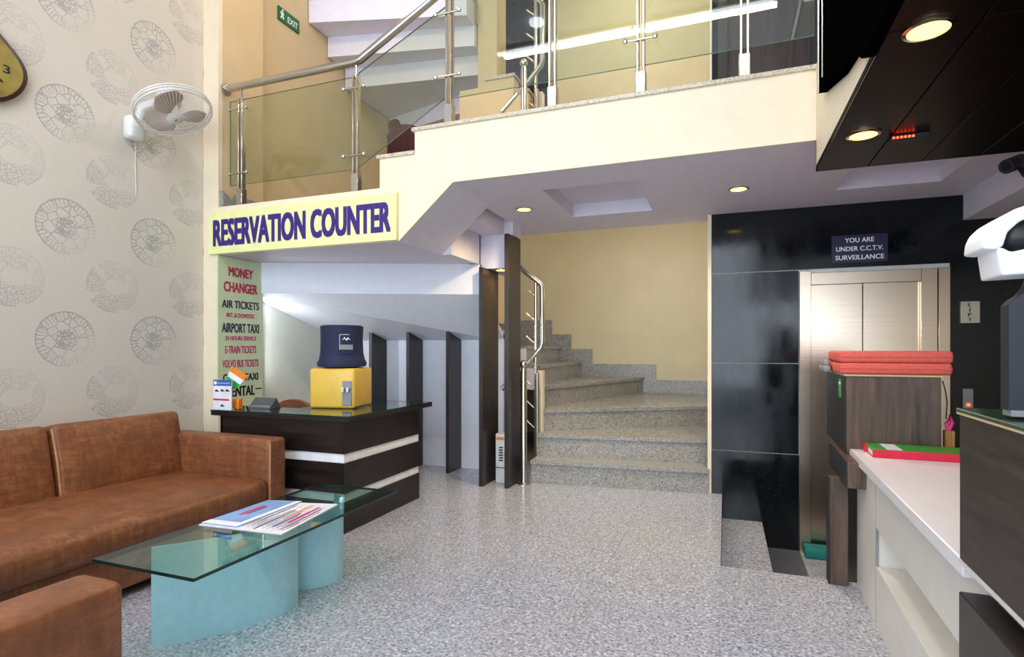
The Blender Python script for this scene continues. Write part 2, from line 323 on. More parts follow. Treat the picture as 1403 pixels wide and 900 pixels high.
add_box(bm, -1.95, -1.705, 4.45, 4.65, 1.835, 2.4); add_box(bm, -1.705, -1.665, 4.45, 4.645, 2.105, 2.4); add_box(bm, -1.95, -1.80, 4.65, 5.0, 1.835, 2.4); add_box(bm, -1.80, -1.70, 4.65, 5.02, ZC, 2.4)
struct(finish('ceiling_steps', bm, 'ceiling_white'), 'white folded underside of the steps up to the mezzanine')
# ceiling below the mezzanine with two recessed trays
def slab(name, xs, ys, holes, z0, z1, mat):
    bm = bmesh.new()
    for i in range(len(xs)-1):
        for j in range(len(ys)-1):
            cx, cy = (xs[i]+xs[i+1])/2, (ys[j]+ys[j+1])/2
            h = any(a < cx < b and c < cy < d for a, b, c, d in holes)
            add_box(bm, xs[i], xs[i+1], ys[j], ys[j+1], (z0+.10) if h else z0, z1)
    bmesh.ops.remove_doubles(bm, verts=bm.verts[:], dist=1e-5); return finish(name, bm, mat)
H1, H2 = (-1.15, -.52, 3.64, 4.47), (.70, 1.29, 3.45, 4.34)
o = slab('ceiling_mezzanine', [-1.70, H1[0], H1[1], H2[0], H2[1], 2.6], [YF+.02, H2[2], H1[2], H2[3], H1[3], 5.02], [H1, H2], ZC, 2.54, 'ceiling_white')
struct(o, 'lavender white ceiling under the mezzanine with two recessed trays')
struct(box('ceiling_beam', 1.55, 2.6, 3.265, YS, 2.045, ZC, 'ceiling_white'), 'lavender white bulkhead beside the lift')
mz = struct(poly_prism('wall_mezzanine', [(-3.63, 1.87), (-2.03, 1.87), (-1.63, ZC), (.437, ZC), (.437, 2.58), (-1.91, 2.58), (-1.91, 2.43), (-2.18, 2.43), (-2.18, 2.235), (-3.63, 2.235)], YF, YF+.02, 'cream', axis='y'), 'cream mezzanine front that steps up to the right')
tag(box('coping', -1.93, .45, YF-.015, YF+.3, 2.58, 2.606, 'coping_granite', mz, .006), 'speckled granite coping')
tag(box('coping', -2.2, -1.91, YF-.015, YF+.3, 2.43, 2.456, 'coping_granite', mz, .006))
struct(box('wall_mezzanine_side', .437, .60, -2.9, YF, 2.075, 2.60, 'cream'), 'cream mezzanine side running above the reception')
struct(box('ceiling_reception', .60, 2.6, -2.9, YF, 2.11, 2.60, 'ceiling_white'))
# dark wood ceiling above the reception: boards with open grooves
wc = struct(box('ceiling_wood', .437, 2.6, -2.9, 3.26, 2.072, 2.086, 'ceiling_wood'), 'dark glossy wood ceiling above the reception')
x = .440; pl = None
while x < 2.55:
    for (a, b) in ((-2.9, .62), (.624, 1.9), (1.904, 3.245)):
        box('plank', x, min(x+.222, 2.6), a, b, 2.058, 2.073, 'ceiling_wood', wc, .002, 1)
    x += .226
box('edge_board', .437, 2.6, 3.245, 3.262, 2.058, 2.215, 'ceiling_wood', wc)
# black stone lift wall
wl = bmesh.new()
add_box(wl, -.11, .54, YS+.012, YS+.22, -.6, TOP); add_box(wl, 1.46, 2.6, YS+.012, YS+.22, -.6, TOP); add_box(wl, .54, 1.46, YS+.012, YS+.22, 1.70, TOP)
wl = struct(finish('wall_lift', wl, 'joint_white'), 'black polished stone wall around the lift')
g = .0035
def stone(pts): poly_prism('stone_panel', pts, YS, YS+.014, 'black_stone', wl, axis='y')
def rect(x0, x1, z0, z1): return [(x0+g, z0+g), (x1-g, z0+g), (x1-g, z1-g), (x0+g, z1-g)]
stone([(-.10, .003), (PITX, .003), (PITX, -.19), (.27, -.19), (.27, PITZ), (.527, PITZ), (.527, .347-g), (-.10, .347-g)])
for z0, z1 in ((.347, 1.039), (1.039, 1.748)): stone(rect(-.10, .527, z0, z1))
stone(rect(-.10, 2.6, 1.748, 2.30)); stone([(1.475, PITZ), (2.6, PITZ), (2.6, 1.748+g), (1.475, 1.748+g)])
stone(rect(-.10, .66, 2.56, 4.74)); stone(rect(.66, 2.6, 2.56, 4.74))
struct(box('trim_2', -.128, -.10, YS-.005, YS+.05, 0, ZC, 'cream'), 'thin cream corner strip beside the black stone')

# ------------------------------------------------------------------ stairs
NOS = {1: ((-1.56, 4.62), (-.12, 4.76)), 2: ((-1.57, 4.82), (-.12, 5.02)), 3: ((-1.59, 5.0), (-.12, 5.92)), 4: ((-1.65, 5.22), (-.99, 7.39)), 5: ((-1.76, 5.40), (-1.81, 7.39)),
       6: ((-1.90, 5.46), (-2.09, 7.39)), 7: ((-2.06, 5.48), (-3.0, 7.39)), 8: ((-2.25, 5.40), (-3.74, 5.80)), 9: ((-2.27, 5.18), (-3.74, 4.957)), 10: ((-2.27, 5.0), (-3.74, 4.676)), 11: ((-2.27, 4.82), (-3.74, 4.40))}
def stairs():
    t = thing('staircase', 'grey speckled granite winder staircase rising from the lobby floor', 'staircase', (-.8, 5, 0))
    for k in range(1, 11):
        a, b = NOS[k]; c, d = NOS[k+1]; pts = [a, b]
        if k == 3: pts.append((-.12, 7.39))
        if k == 7: pts.append((-3.74, 7.39))
        pts += [d, c]; z = k*RS
        nx, ny = (b[1]-a[1]), -(b[0]-a[0]); L = math.hypot(nx, ny); nx, ny = nx/L, ny/L
        mid = ((c[0]+d[0]-a[0]-b[0])/2, (c[1]+d[1]-a[1]-b[1])/2)
        if nx*mid[0]+ny*mid[1] > 0: nx, ny = -nx, -ny        # n points out of the riser
        ext = [(p[0], p[1]) for p in pts]; ext[-2] = (d[0]-nx*0+(.0), d[1]); 
        s = poly_prism('step', pts, max(z-RS-.05, .0), z-.032, 'ceiling_white', t)
        tr = [(a[0]+nx*.03, a[1]+ny*.03), (b[0]+nx*.03, b[1]+ny*.03)]+pts[2:]
        if k < 3: tr[0] = (a[0]-.0+nx*.03, a[1]+ny*.03)
        poly_prism('tread', tr, z-.032, z, 'step_granite', s)
        q = [(a[0], a[1]), (b[0], b[1]), (b[0]+nx*.012, b[1]+ny*.012), (a[0]+nx*.012, a[1]+ny*.012)]
        poly_prism('riser', q, z-RS, z-.032, 'step_granite', s)
    # skirting stepping up the yellow back wall
    for (x0, x1, k) in ((-.82, -.115, 3), (-1.64, -.82, 4), (-1.93, -1.64, 5), (-2.2, -1.93, 6), (-3.0, -2.2, 7)):
        box('skirting', x0, x1, YB-.018, YB, (k-1)*RS, k*RS+.165, 'step_granite', t)
    box('string_block', -1.63, -1.565, 4.95, 5.02, .39, .95, 'cream', t)
    return t
st1 = stairs(); st2 = copy_tree(st1, (0, 0, 13*RS)); st2['label'] = 'white folded upper staircase seen from below above the landing'
struct(box('wall_newel', -2.26, -2.06, 5.06, 5.30, 1.4, 6.6, 'tan_paint'), 'beige pier between the stair flights')
pw = bmesh.new(); add_box(pw, -2.36, -2.1, 4.86, 5.0, 2.545, 3.60); add_box(pw, -2.1, -1.81, 4.86, 5.0, 2.545, 3.65); add_box(pw, -1.81, -1.67, 4.86, 5.0, 2.545, 3.485)
pw = struct(finish('wall_parapet', pw, 'tan_paint'), 'stepped tan parapet of the upper stair')
box('coping', -2.10, -1.80, 4.85, 5.01, 3.65, 3.68, 'step_granite', pw); box('coping', -1.81, -1.66, 4.85, 5.01, 3.485, 3.515, 'step_granite', pw)
# landing and mezzanine floors
struct(box('floor_landing', -3.63, -2.18, YF+.02, 4.45, 2.16, 2.19, 'step_granite'))
struct(box('floor_mezzanine', -1.9, .60, YF+.12, 4.6, 2.545, 2.575, 'step_granite'))
struct(box('baseboard_landing', -3.63, -3.61, 3.40, 3.71, 2.19, 2.36, 'step_granite'))
struct(poly_prism('baseboard_pilaster', [(3.27, 2.19), (3.40, 2.19), (3.40, 2.29), (3.27, 2.36)], -3.63, -3.59, 'step_granite', axis='x'))
# railing of the winder stair: newel with ball, pipe loop, post with stubs
def stair_rail():
    t = thing('stair_railing', 'stainless steel stair railing with ball-topped newel beside the granite steps', 'railing', (-1.60, 4.58, 0))
    n = lathe('newel_post', [(.055, 0), (.055, .008), (.03, .02), (.027, .04), (.027, .97), (.02, .985), (.02, .99)], 'steel', t, T(-1.60, 4.54, 0))
    lathe('ball_finial', [(.001, -.036), (.018, -.031), (.031, -.018), (.036, 0), (.031, .018), (.018, .031), (.001, .036)], 'chrome', n, T(-1.60, 4.54, 1.02), 16)
    tube('handrail', [(-1.92, 4.9, 2.03), (-1.735, 4.9, 1.876), (-1.56, 4.9, 1.735), (-1.549, 4.9, 1.71), (-1.549, 4.9, 1.21), (-1.56, 4.9, 1.165), (-1.70, 4.88, 1.0), (-1.93, 4.86, .78)], .024, 'steel', t)
    tube('post', [(-1.612, 4.9, .19), (-1.612, 4.9, 1.78)], .016, 'steel', t)
    tube('post', [(-1.585, 4.86, .19), (-1.585, 4.86, .93)], .017, 'steel', t)
    for z in (.42, .60, .78, 1.19, 1.40, 1.62): tube('stub_bar', [(-1.612, 4.9, z), (-1.70, 4.9, z+.075)], .008, 'steel', t)
    return t
sr = stair_rail(); sr2 = copy_tree(sr, (0, 0, 13*RS)); sr2['label'] = 'stainless steel railing of the upper flight seen through the mezzanine glass'
# framed dark glossy panel on the shaft wall
wn = struct(box('dark_wall_panel', -3.2, -2.22, YB-.02, YB, 4.05, 6.3, 'dark_gloss'), 'dark glossy panel high in the stairwell')
for (a, b) in ((-3.24, -3.2), (-2.22, -2.18)): box('panel_frame', a, b, YB-.04, YB, 4.01, 6.34, 'grey_plastic', wn)
# sunken steps down to the lift
ps = thing('granite_steps', 'grey granite steps going down to the sunken lift floor', 'steps', (.2, 4, PITZ))
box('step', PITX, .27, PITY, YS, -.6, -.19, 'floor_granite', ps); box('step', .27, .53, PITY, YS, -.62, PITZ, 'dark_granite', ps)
struct(box('floor_lift', .53, 2.6, PITY, YS+.2, -.6, PITZ, 'floor_granite'), 'sunken granite floor before the lift')

# ------------------------------------------------------------------ mezzanine glass railing
rl = thing('glass_railing', 'glass railing with steel posts along the mezzanine edge', 'railing', (-1.6, YF+.07, 2.6))
YR = YF+.07
POSTS = [(-3.47, 2.235, 3.07, (2.49, 2.98)), (-2.42, 2.235, 3.07, (2.50, 2.97)), (-1.69, 2.61, 3.52, (2.93, 3.34)), (-.985, 2.61, 3.52, ()), (-.455, 2.61, 3.52, (2.93, 3.34)), (.10, 2.61, 3.52, ())]
for (x, z0, z1, cl) in POSTS:
    bm = bmesh.new(); add_box(bm, x-.024, x-.010, YR-.02, YR+.02, z0, z1, .003, 1); add_box(bm, x+.010, x+.024, YR-.02, YR+.02, z0, z1, .003, 1); add_box(bm, x-.03, x+.03, YR-.026, YR+.026, z0, z0+.14, .004, 1)
    if x < -2: tube_bm(bm, [(x, YR, z1-.02), (x, YR, z1+.10)], .008, 8)
    p = finish('post', bm, 'steel', rl, True)
    for z in cl:
        tube('clamp_bar', [(x-.085, YR-.028, z), (x+.085, YR-.028, z)], .007, 'steel', p, 8)
        for s in (-1, 1): lathe('clamp_knob', [(.001, -.014), (.012, -.009), (.015, 0), (.012, .009), (.001, .014)], 'chrome', p, frame((x+s*.085, YR-.034, z), (0, 1, 0)), 12)
tube('handrail', [(-3.62, YR, 3.165), (-2.42, YR, 3.165), (-2.385, YR, 3.175), (-1.69, YR, 3.54), (-1.64, YR, 3.555), (.50, YR, 3.555)], .028, 'steel', rl, 14)
lathe('handrail_flange', [(.045, 0), (.045, .012), (.03, .02)], 'steel', rl, frame((-3.63, YR, 3.165), (1, 0, 0)))
pane('glass_panel', -3.58, -2.45, YR-.006, YR+.006, 2.41, 3.06, ['rail_glass', 'rail_edge'], rl)
bm = bmesh.new(); prism_y(bm, [(-2.40, 2.42), (-1.72, 2.80), (-1.72, 3.40), (-2.40, 3.08)], YR-.006, YR+.006); o = finish('glass_panel', bm, None, rl, mats=['rail_glass', 'rail_edge'])
for p in o.data.polygons: p.material_index = 0 if abs(p.normal.y) > .9 else 1
for a, b in ((-1.66, -.46), (-.45, .44)): pane('glass_panel', a, b, YR-.006, YR+.006, 2.79, 3.46, ['rail_glass', 'rail_edge'], rl)
sg = thing('side_glass_railing', 'glass railing panel returning along the mezzanine side above the reception', 'railing', (.48, 2.4, 2.6))
pane('glass_panel', .49, .502, -2.0, YR, 2.79, 3.46, ['rail_glass', 'rail_edge'], sg, 'x'); tube('handrail', [(.50, YR, 3.555), (.50, -2.0, 3.555)], .028, 'steel', sg, 12)
tv = thing('display_board', 'black display board with silver edge fixed to the cream mezzanine side', 'board', (.41, 2.2, 2.2))
poly_prism('panel', [(2.92, 2.32), (2.45, 2.19), (2.2, 2.155), (2.06, 2.066), (.6, 2.066), (.6, 2.95), (2.92, 2.95)],   .405, .437, 'matte_black', tv, axis='x')
tube('silver_edge', [(.403, 2.92, 2.32), (.403, 2.92, 2.95)], .006, 'steel', tv, 8); tube('silver_edge', [(.401, 2.80, 2.34), (.401, 2.80, 2.95)], .004, 'steel', tv, 8)

# ------------------------------------------------------------------ mezzanine door and curtain
door = struct(box('door_1', .02, .60, YS-.03, YS, 2.575, 4.6, 'wenge_z'), 'dark door on the mezzanine')
box('door_frame', -.05, .02, YS-.06, YS+.0, 2.575, 4.7, 'black_plastic', door); box('door_frame', .60, .67, YS-.06, YS, 2.575, 4.7, 'black_plastic', door)
cb = thing('maroon_curtain', 'dark maroon gathered cloth hanging beside the landing steps', 'cloth', (-2.6, 4.2, 2.2))
bm = bmesh.new(); n = 36; ring = []
for j in range(n):
    a = 2*math.pi*j/n; r = .15+.012*math.sin(9*a); ring.append((r*math.cos(a), .55*r*math.sin(a)))
rows = [(2.19, 1.05), (2.5, 1.0), (2.85, .98), (2.98, 1.0), (3.05, .75), (3.07, .3)]
vr = [[bm.verts.new((-2.58+p[0]*s, 4.22+p[1]*s, z)) for p in ring] for z, s in rows]
for a, b in zip(vr, vr[1:]):
    for j in range(n): bm.faces.new((a[j], a[(j+1) % n], b[(j+1) % n], b[j]))
bm.faces.new(vr[0]); bm.faces.new(vr[-1]); finish('cloth', bm, 'maroon', cb, True)
lathe('top_roll', [(.001, -.02), (.05, -.02), (.06, 0), (.05, .02), (.001, .02)], 'maroon', cb, T(-2.66, 4.2, 3.07) @ Matrix.Rotation(R_(90), 4, 'X'), 16)

# ------------------------------------------------------------------ dark boards: tall fins and alcove fins
def fin(x0, x1, y0, y1, z0, z1, label, name, grp):
    t = thing(name, label, 'board', ((x0+x1)/2, y0, z0), grp)
    box('board_panel', x0, x1, y0, y1, z0, z1, 'wenge_z', t, .003, 1); box('edge_strip', x0-.001, x1+.001, y0-.006, y0, z0, z1, 'wenge_z', t)
fin(-1.925, -1.89, 4.34, 4.68, 0, 1.833, 'tall dark wood board lit by a warm lamp, nearer the white alcove', 'wood_divider', 'tall dark boards by the stairs')
fin(-1.70, -1.665, 4.35, 4.64, 0, 2.1, 'taller dark wood board reaching the ceiling beside the steel newel', 'wood_divider', 'tall dark boards by the stairs')
for x, lab in ((-3.255, 'dark wood fin on the alcove wall nearest the blue water bottle'), (-2.837, 'middle of three dark wood fins on the white alcove wall'), (-2.415, 'dark wood fin on the alcove wall nearest the stairs')):
    fin(x, x+.03, 4.69, 4.95, 0, 1.312, lab, 'wall_fin', 'fins on the alcove wall')

# ------------------------------------------------------------------ lamps
def downlight(x, y, z, label, power, cone=150, grp='round downlights', col=(1, .88, .74)):
    t = thing('downlight', label, 'lamp', (x, y, z), grp)
    lathe('trim_ring', [(.052, -.002), (.064, -.002), (.064, -.006), (.052, -.008), (.052, -.002)], 'chrome', t, T(x, y, z), 24, False); lathe('lens', [(.001, -.005), (.052, -.005), (.052, -.001), (.001, -.001)], 'lamp_warm', t, T(x, y, z))
    l = bpy.data.lights.new('downlight_lamp', 'SPOT'); l.energy = power; l.color = col; l.spot_size = R_(cone); l.spot_blend = 1; l.shadow_soft_size = .05
    o = bpy.data.objects.new('downlight_lamp', l); COL.objects.link(o); o.location = (x, y, z-.02); attach(o, t)
downlight(-1.434, 4.075, ZC, 'warm round downlight in the ceiling beside the folded stair underside', 78, 156, col=(1, .74, .42))
downlight(.086, 4.06, ZC, 'warm round downlight in the white ceiling before the black stone wall', 78, col=(1, .82, .6))
downlight(-1.80, 4.54, 1.835, 'warm downlight low above the tall dark boards', 11, 150, col=(1, .58, .18))
downlight(.548, 2.76, 2.058, 'smaller-looking far downlight in the dark wood ceiling', 14)
downlight(.540, 1.915, 2.058, 'larger-looking near downlight in the dark wood ceiling', 14)
tl = thing('tube_light', 'long white tube light on the lobby ceiling', 'lamp', (-1.0, .28, TOP))
box('housing', -2.6, .5, .24, .32, TOP-.04, TOP, 'plastic_white', tl); tube('tube', [(-2.58, .28, TOP-.06), (-.98, .28, TOP-.06)], .022, 'tube_white', tl, 8); tube('tube', [(-.94, .28, TOP-.06), (.48, .28, TOP-.06)], .022, 'tube_white', tl, 8)
rl0 = thing('ceiling_lamp', 'round white lamp on the lobby ceiling', 'lamp', (-1.95, .70, TOP)); lathe('shade', [(.08, 0), (.08, -.03), (.001, -.04)], 'tube_white', rl0, T(-1.95, .70, TOP))
l = area('tube_glow', (-1.0, .28, TOP-.1), (0, 0, 0), 3.0, .1, 80, (1, .90, .76)); attach(l, tl)
cl = thing('added_stairwell_lamp', 'added unseen round lamp on the stairwell ceiling', 'lamp', (-1.2, 6.0, 6.6)); lathe('shade', [(.14, 0), (.14, -.05), (.1, -.08), (.001, -.09)], 'lamp_warm', cl, T(-1.2, 6.0, 6.6))  # lamp added out of view to light the upper stairwell walls
l = area('stairwell_fill', (-1.2, 6.0, 6.48), (0, 0, 0), .5, .5, 38, (1, .93, .82)); attach(l, cl)
ml = thing('added_mezzanine_lamp', 'added unseen round lamp on the mezzanine ceiling', 'lamp', (-.4, 4.1, TOP)); lathe('shade', [(.12, 0), (.12, -.04), (.001, -.06)], 'lamp_warm', ml, T(-.4, 4.1, TOP))  # unseen lamp added above the mezzanine floor
l = area('mezzanine_fill', (-.4, 4.1, TOP-.1), (0, 0, 0), .3, .3, 30, (1, .92, .78)); attach(l, ml)
sl = thing('added_stair_tube', 'added unseen tube light behind the ceiling edge above the granite stairs', 'lamp', (-.8, 5.03, 2.4))  # added behind the slab edge to brighten the lower stair wall
box('holder', -1.45, -.25, 5.02, 5.05, 2.38, 2.44, 'plastic_white', sl); tube('tube', [(-1.42, 5.07, 2.41), (-.28, 5.07, 2.41)], .014, 'tube_white', sl, 8)
l = area('stair_fill', (-.85, 5.10, 2.40), (R_(60), 0, 0), 1.1, .06, 16, (1, .95, .86)); attach(l, sl)
ll = thing('added_landing_lamp', 'added unseen round lamp on the ceiling above the landing railing', 'lamp', (-2.7, 3.15, TOP)); lathe('shade', [(.14, 0), (.14, -.05), (.001, -.08)], 'lamp_warm', ll, T(-2.7, 3.15, TOP))  # out-of-view lamp added to light the landing wall
l = area('landing_fill', (-2.7, 3.15, TOP-.1), (R_(25), 0, 0), .3, .3, 14, (1, .78, .52)); attach(l, ll)
ld = thing('led_indicator', 'red glowing indicator strip under the dark wood ceiling', 'indicator', (.72, 2.83, 2.045))
box('body', .66, .80, 2.82, 2.85, 2.033, 2.059, 'black_plastic', ld, .003, 1)
for i in range(6): lathe('led', [(.001, -.003), (.005, -.002), (.005, .002), (.001, .003)], 'led_red', ld, frame((.672+i*.014, 2.82, 2.046), (0, 1, 0)), 8)

al = thing('added_alcove_tube', 'added unseen upright tube light behind the pilaster in the alcove', 'lamp', (-3.70, 3.74, .9))  # added tube hidden by the pilaster, brightens the alcove walls
box('holder', -3.745, -3.665, 3.712, 3.735, .85, 1.58, 'plastic_white', al); tube('tube', [(-3.705, 3.75, .88), (-3.705, 3.75, 1.55)], .012, 'tube_soft', al, 8)
l = area('alcove_fill', (-3.70, 3.775, 1.2), (R_(90), 0, R_(-55)), .06, .66, 4, (.88, .93, 1)); attach(l, al)
# ------------------------------------------------------------------ signs
s = thing('reservation_sign', 'long pale yellow sign reading RESERVATION COUNTER in purple letters', 'sign', (-2.87, YF-.02, 1.87))
box('board', -3.70, -2.034, YF-.024, YF-.001, 1.872, 2.19, 'sign_yellow', s, .003, 1)
text('lettering', 'RESERVATION COUNTER', 'sign_purple', (-2.865, YF-.026, 2.03), 1.575, .205, s, bold=.055)
s = thing('money_changer_sign', 'tall pale green sign board listing MONEY CHANGER and AIR TICKETS', 'sign', (-3.62, 3.46, .69))
box('board', -3.629, -3.615, 3.245, 3.69, .69, 1.862, 'sign_green', s)
for body, m, z, wd, h, bo in (('MONEY', 'ink_red', 1.755, .245, .075, .03), ('CHANGER', 'ink_red', 1.635, .335, .08, .03), ('AIR TICKETS', 'ink_navy', 1.50, .37, .062, .025), ('INT. & DOMESTIC', 'ink_red', 1.415, .28, .034, .02), ('AIRPORT TAXI', 'ink_navy', 1.315, .37, .075, .025),
                             ('24 HOURS SERVICE', 'ink_pink', 1.235, .31, .034, .02), ('E-TRAIN TICKETS', 'ink_pink', 1.145, .31, .06, .02), ('VOLVO BUS TICKETS', 'ink_pink', 1.035, .36, .06, .02), ('CAR & TAXI', 'ink_black', .925, .35, .06, .025), ('RENTAL', 'ink_black', .815, .28, .08, .03)):
    text('lettering', body, m, (-3.6135, 3.465, z), wd, h, s, '+x', bo*1.3)
box('dash_line', -3.615, -3.6135, 3.615, 3.68, .818, .828, 'ink_black', s)
s = thing('exit_sign', 'small green EXIT sign on the tan landing wall', 'sign', (-3.74, 4.13, 4.11)); box('board', -3.749, -3.735, 4.0, 4.265, 4.105, 4.225, 'exit_green', s)
text('lettering', 'EXIT', 'white_ink', (-3.733, 4.175, 4.155), .13, .055, s, '+x', .02); lathe('pictogram_head', [(.001, 0), (.011, 0), (.011, .002), (.001, .002)], 'white_ink', s, frame((-3.735, 4.05, 4.205), (1, 0, 0)), 10); poly_prism('pictogram_body', [(4.03, 4.19), (4.055, 4.19), (4.07, 4.17), (4.055, 4.165), (4.07, 4.14), (4.055, 4.125), (4.05, 4.145), (4.03, 4.125), (4.02, 4.13), (4.035, 4.155), (4.02, 4.175)], -3.735, -3.733, 'white_ink', s, axis='x')
s = thing('surveillance_sign', 'dark blue sign reading YOU ARE UNDER C.C.T.V. SURVEILLANCE above the lift', 'sign', (.92, YS-.01, 1.79)); box('board', .745, 1.10, YS-.012, YS-.001, 1.785, 1.987, 'sign_navy', s)
for body, z, wd in (('YOU ARE', 1.948, .185), ('UNDER C.C.T.V.', 1.886, .30), ('SURVEILLANCE', 1.822, .31)): text('lettering', body, 'white_ink', (.922, YS-.0135, z), wd, .034, s, bold=.02)
s = thing('lift_plate', 'small steel plate reading LIFT on the black wall', 'sign', (1.587, YS-.01, 1.33)); box('plate', 1.531, 1.643, YS-.01, YS-.001, 1.328, 1.48, 'steel', s, .002, 1)
for i, ch in enumerate('LIFT'): text('lettering', ch, 'ink_black', (1.585, YS-.0115, 1.455-.034*i), .02 if ch != 'I' else .006, .024, s, bold=.02)
s = thing('lift_call_panel', 'small grey call panel with red light beside the lift', 'panel', (1.575, YS-.02, .74)); box('plate', 1.545, 1.602, YS-.02, YS-.001, .74, .875, 'grey_plastic', s, .003, 1); lathe('button', [(.001, 0), (.01, 0), (.01, .006), (.001, .008)], 'led_red', s, frame((1.573, YS-.02, .765), (0, -1, 0)), 12)

# ------------------------------------------------------------------ lift
lf = thing('lift', 'brushed steel lift with double sliding doors in the black wall', 'lift', (1.0, YS, PITZ))
box('jamb', .53, .607, YS-.012, YS+.10, PITZ, 1.736, 'brushed_steel', lf, .002, 1); box('jamb', 1.304, 1.40, YS-.008, YS+.10, PITZ, 1.72, 'brushed_steel', lf, .002, 1); box('jamb', 1.403, 1.472, YS-.016, YS+.10, PITZ, 1.72, 'brushed_steel', lf, .002, 1)
box('header', .607, 1.304, YS-.01, YS+.10, 1.632, 1.72, 'brushed_steel', lf, .002, 1)
box('door_panel', .607, .949, YS+.03, YS+.06, PITZ+.02, 1.632, 'brushed_steel', lf, .002, 1); box('door_panel', .953, 1.304, YS+.03, YS+.06, PITZ+.02, 1.632, 'brushed_steel', lf, .002, 1)
box('shaft', .54, 1.46, YS+.09, YS+.11, PITZ, 1.70, 'black_plastic', lf); box('sill', .60, 1.31, YS-.01, YS+.09, PITZ, PITZ+.02, 'steel', lf)
tag(box('doormat', .55, 1.40, YS-.16, YS-.02, PITZ, PITZ+.075, 'teal', None, .012), 'folded teal mat lying at the foot of the lift door', 'mat')

# ------------------------------------------------------------------ sofa and armchair
sf = thing('sofa', 'long tan brown leather sofa against the wallpapered wall', 'sofa', (-3.1, 1.6, 0))
box('plinth', -3.66, -2.60, .42, 2.78, .04, .24, 'leather', sf, .01); 
for x in (-3.6, -2.68):
    for y in (.5, 2.70): box('foot', x, x+.05, y, y+.05, 0, .05, 'black_plastic', sf)
cushion('seat_cushion', -3.30, -2.545, .50, 2.655, .22, .375, 'leather', sf, .045, (.02, 0, .02))
box('front_rail', -2.60, -2.575, .50, 2.655, .05, .22, 'leather', sf, .008)
def lean(y): return T(-3.28, y, .33) @ Matrix.Rotation(R_(-12), 4, 'Y') @ T(3.28, -y, -.33)
for y0, y1 in ((1.945, 2.70), (1.19, 1.935), (.50, 1.18)):
    b = cushion('back_cushion', -3.42, -3.25, y0, y1, .33, .755, 'leather', sf, .035, (.025, 0, .0), lean(y0))
    tube('piping', [lean(y0) @ Vector(p) for p in ((-3.262, y0+.006, .36), (-3.252, y0+.006, .55), (-3.262, y0+.006, .73))], .006, 'piping', b, 6)
box('back_frame', -3.74, -3.56, .42, 2.78, .2, .66, 'leather', sf, .02)
for y0, y1 in ((2.655, 2.80), (.36, .505)):
    b = cushion('arm', -3.55, -2.55, y0, y1, .06, .605, 'leather', sf, .022, (0, .006, .004)); tube('piping', [(-2.556, y0+.01, .07), (-2.553, y0+.01, .585)], .006, 'piping', b, 6)
ac = thing('armchair', 'tan brown leather armchair, only its arm in view at the lower left', 'armchair', (-1.77, .5, 0))
for x0, x1 in ((-1.475, -1.325), (-2.21, -2.06)): cushion('arm', x0, x1, .02, .93, .05, .605, 'leather', ac, .022, (.004, .004, .004))
box('plinth', -2.06, -1.475, .06, .86, .04, .22, 'leather', ac, .01); cushion('seat_cushion', -2.06, -1.475, .2, .88, .22, .375, 'leather', ac, .04, (0, 0, .02)); cushion('backrest', -2.06, -1.475, .02, .22, .22, .74, 'leather', ac, .04, (0, .02, 0))

# ------------------------------------------------------------------ coffee table, papers
ct = thing('coffee_table', 'low coffee table with clear glass top on frosted blue curved glass supports', 'table', (-1.86, 1.97, 0))
pane('glass_top', -2.11, -1.62, 1.36, 2.58, .39, .402, ['table_glass', 'glass_edge'], ct, 'z')
def curved(name, pts, z1, thick):
    P = []
    for i in range(len(pts)-1):     # Catmull-Rom through the plan points
        p0, p1, p2, p3 = [Vector(pts[max(0, min(len(pts)-1, i+k))]) for k in (-1, 0, 1, 2)]
        for s in range(8):
            u = s/8; P.append(.5*((2*p1)+(p2-p0)*u+(2*p0-5*p1+4*p2-p3)*u*u+(3*p1-p0-3*p2+p3)*u**3))
    P.append(Vector(pts[-1])); left, right = [], []
    for i, p in enumerate(P):
        d = (P[min(i+1, len(P)-1)]-P[max(i-1, 0)]).normalized(); nrm = Vector((-d.y, d.x)); left.append(p+nrm*thick/2); right.append(p-nrm*thick/2)
    bm = bmesh.new()
    A, B, Cc, D = [[bm.verts.new((p.x, p.y, z)) for p in S] for S, z in ((left, 0), (left, z1), (right, 0), (right, z1))]
    for i in range(len(P)-1):
        for a, b in ((A, B), (D, Cc), (Cc, A), (B, D)): bm.faces.new((a[i], a[i+1], b[i+1], b[i]))
    for i in (0, -1): bm.faces.new((A[i], B[i], D[i], Cc[i]))
    return finish(name, bm, 'frosted_glass', ct, True)
curved('support_panel', [(-2.06, 1.545), (-1.96, 1.66), (-1.86, 1.80), (-1.80, 1.95), (-1.81, 2.05)], .389, .014)
curved('support_panel', [(-1.99, 2.12), (-1.91, 2.16), (-1.84, 2.22), (-1.80, 2.31), (-1.83, 2.40), (-1.92, 2.46)], .389, .014)
box('clip', -1.75, -1.73, 2.27, 2.29, .402, .43, 'frosted_glass', ct, .004, 1)
def sheet(name, label, pts, z, thick, mat, grp, marks):
    t = thing(name, label, 'newspaper', (pts[0][0], pts[0][1], z), grp)
    poly_prism('page', pts, z, z+thick, mat, t)
    for m, q in marks: poly_prism('print', q, z+thick, z+thick+.0006, m, t)
def quad(a, b, c, d, u0, u1, v0, v1):
    f = lambda u, v: tuple((a[i]*(1-u)+b[i]*u)*(1-v)+(d[i]*(1-u)+c[i]*u)*v for i in (0, 1)); return [f(u0, v0), f(u1, v0), f(u1, v1), f(u0, v1)]
Q = ((-2.085, 1.775), (-1.665, 1.80), (-1.735, 2.245), (-2.09, 2.165))
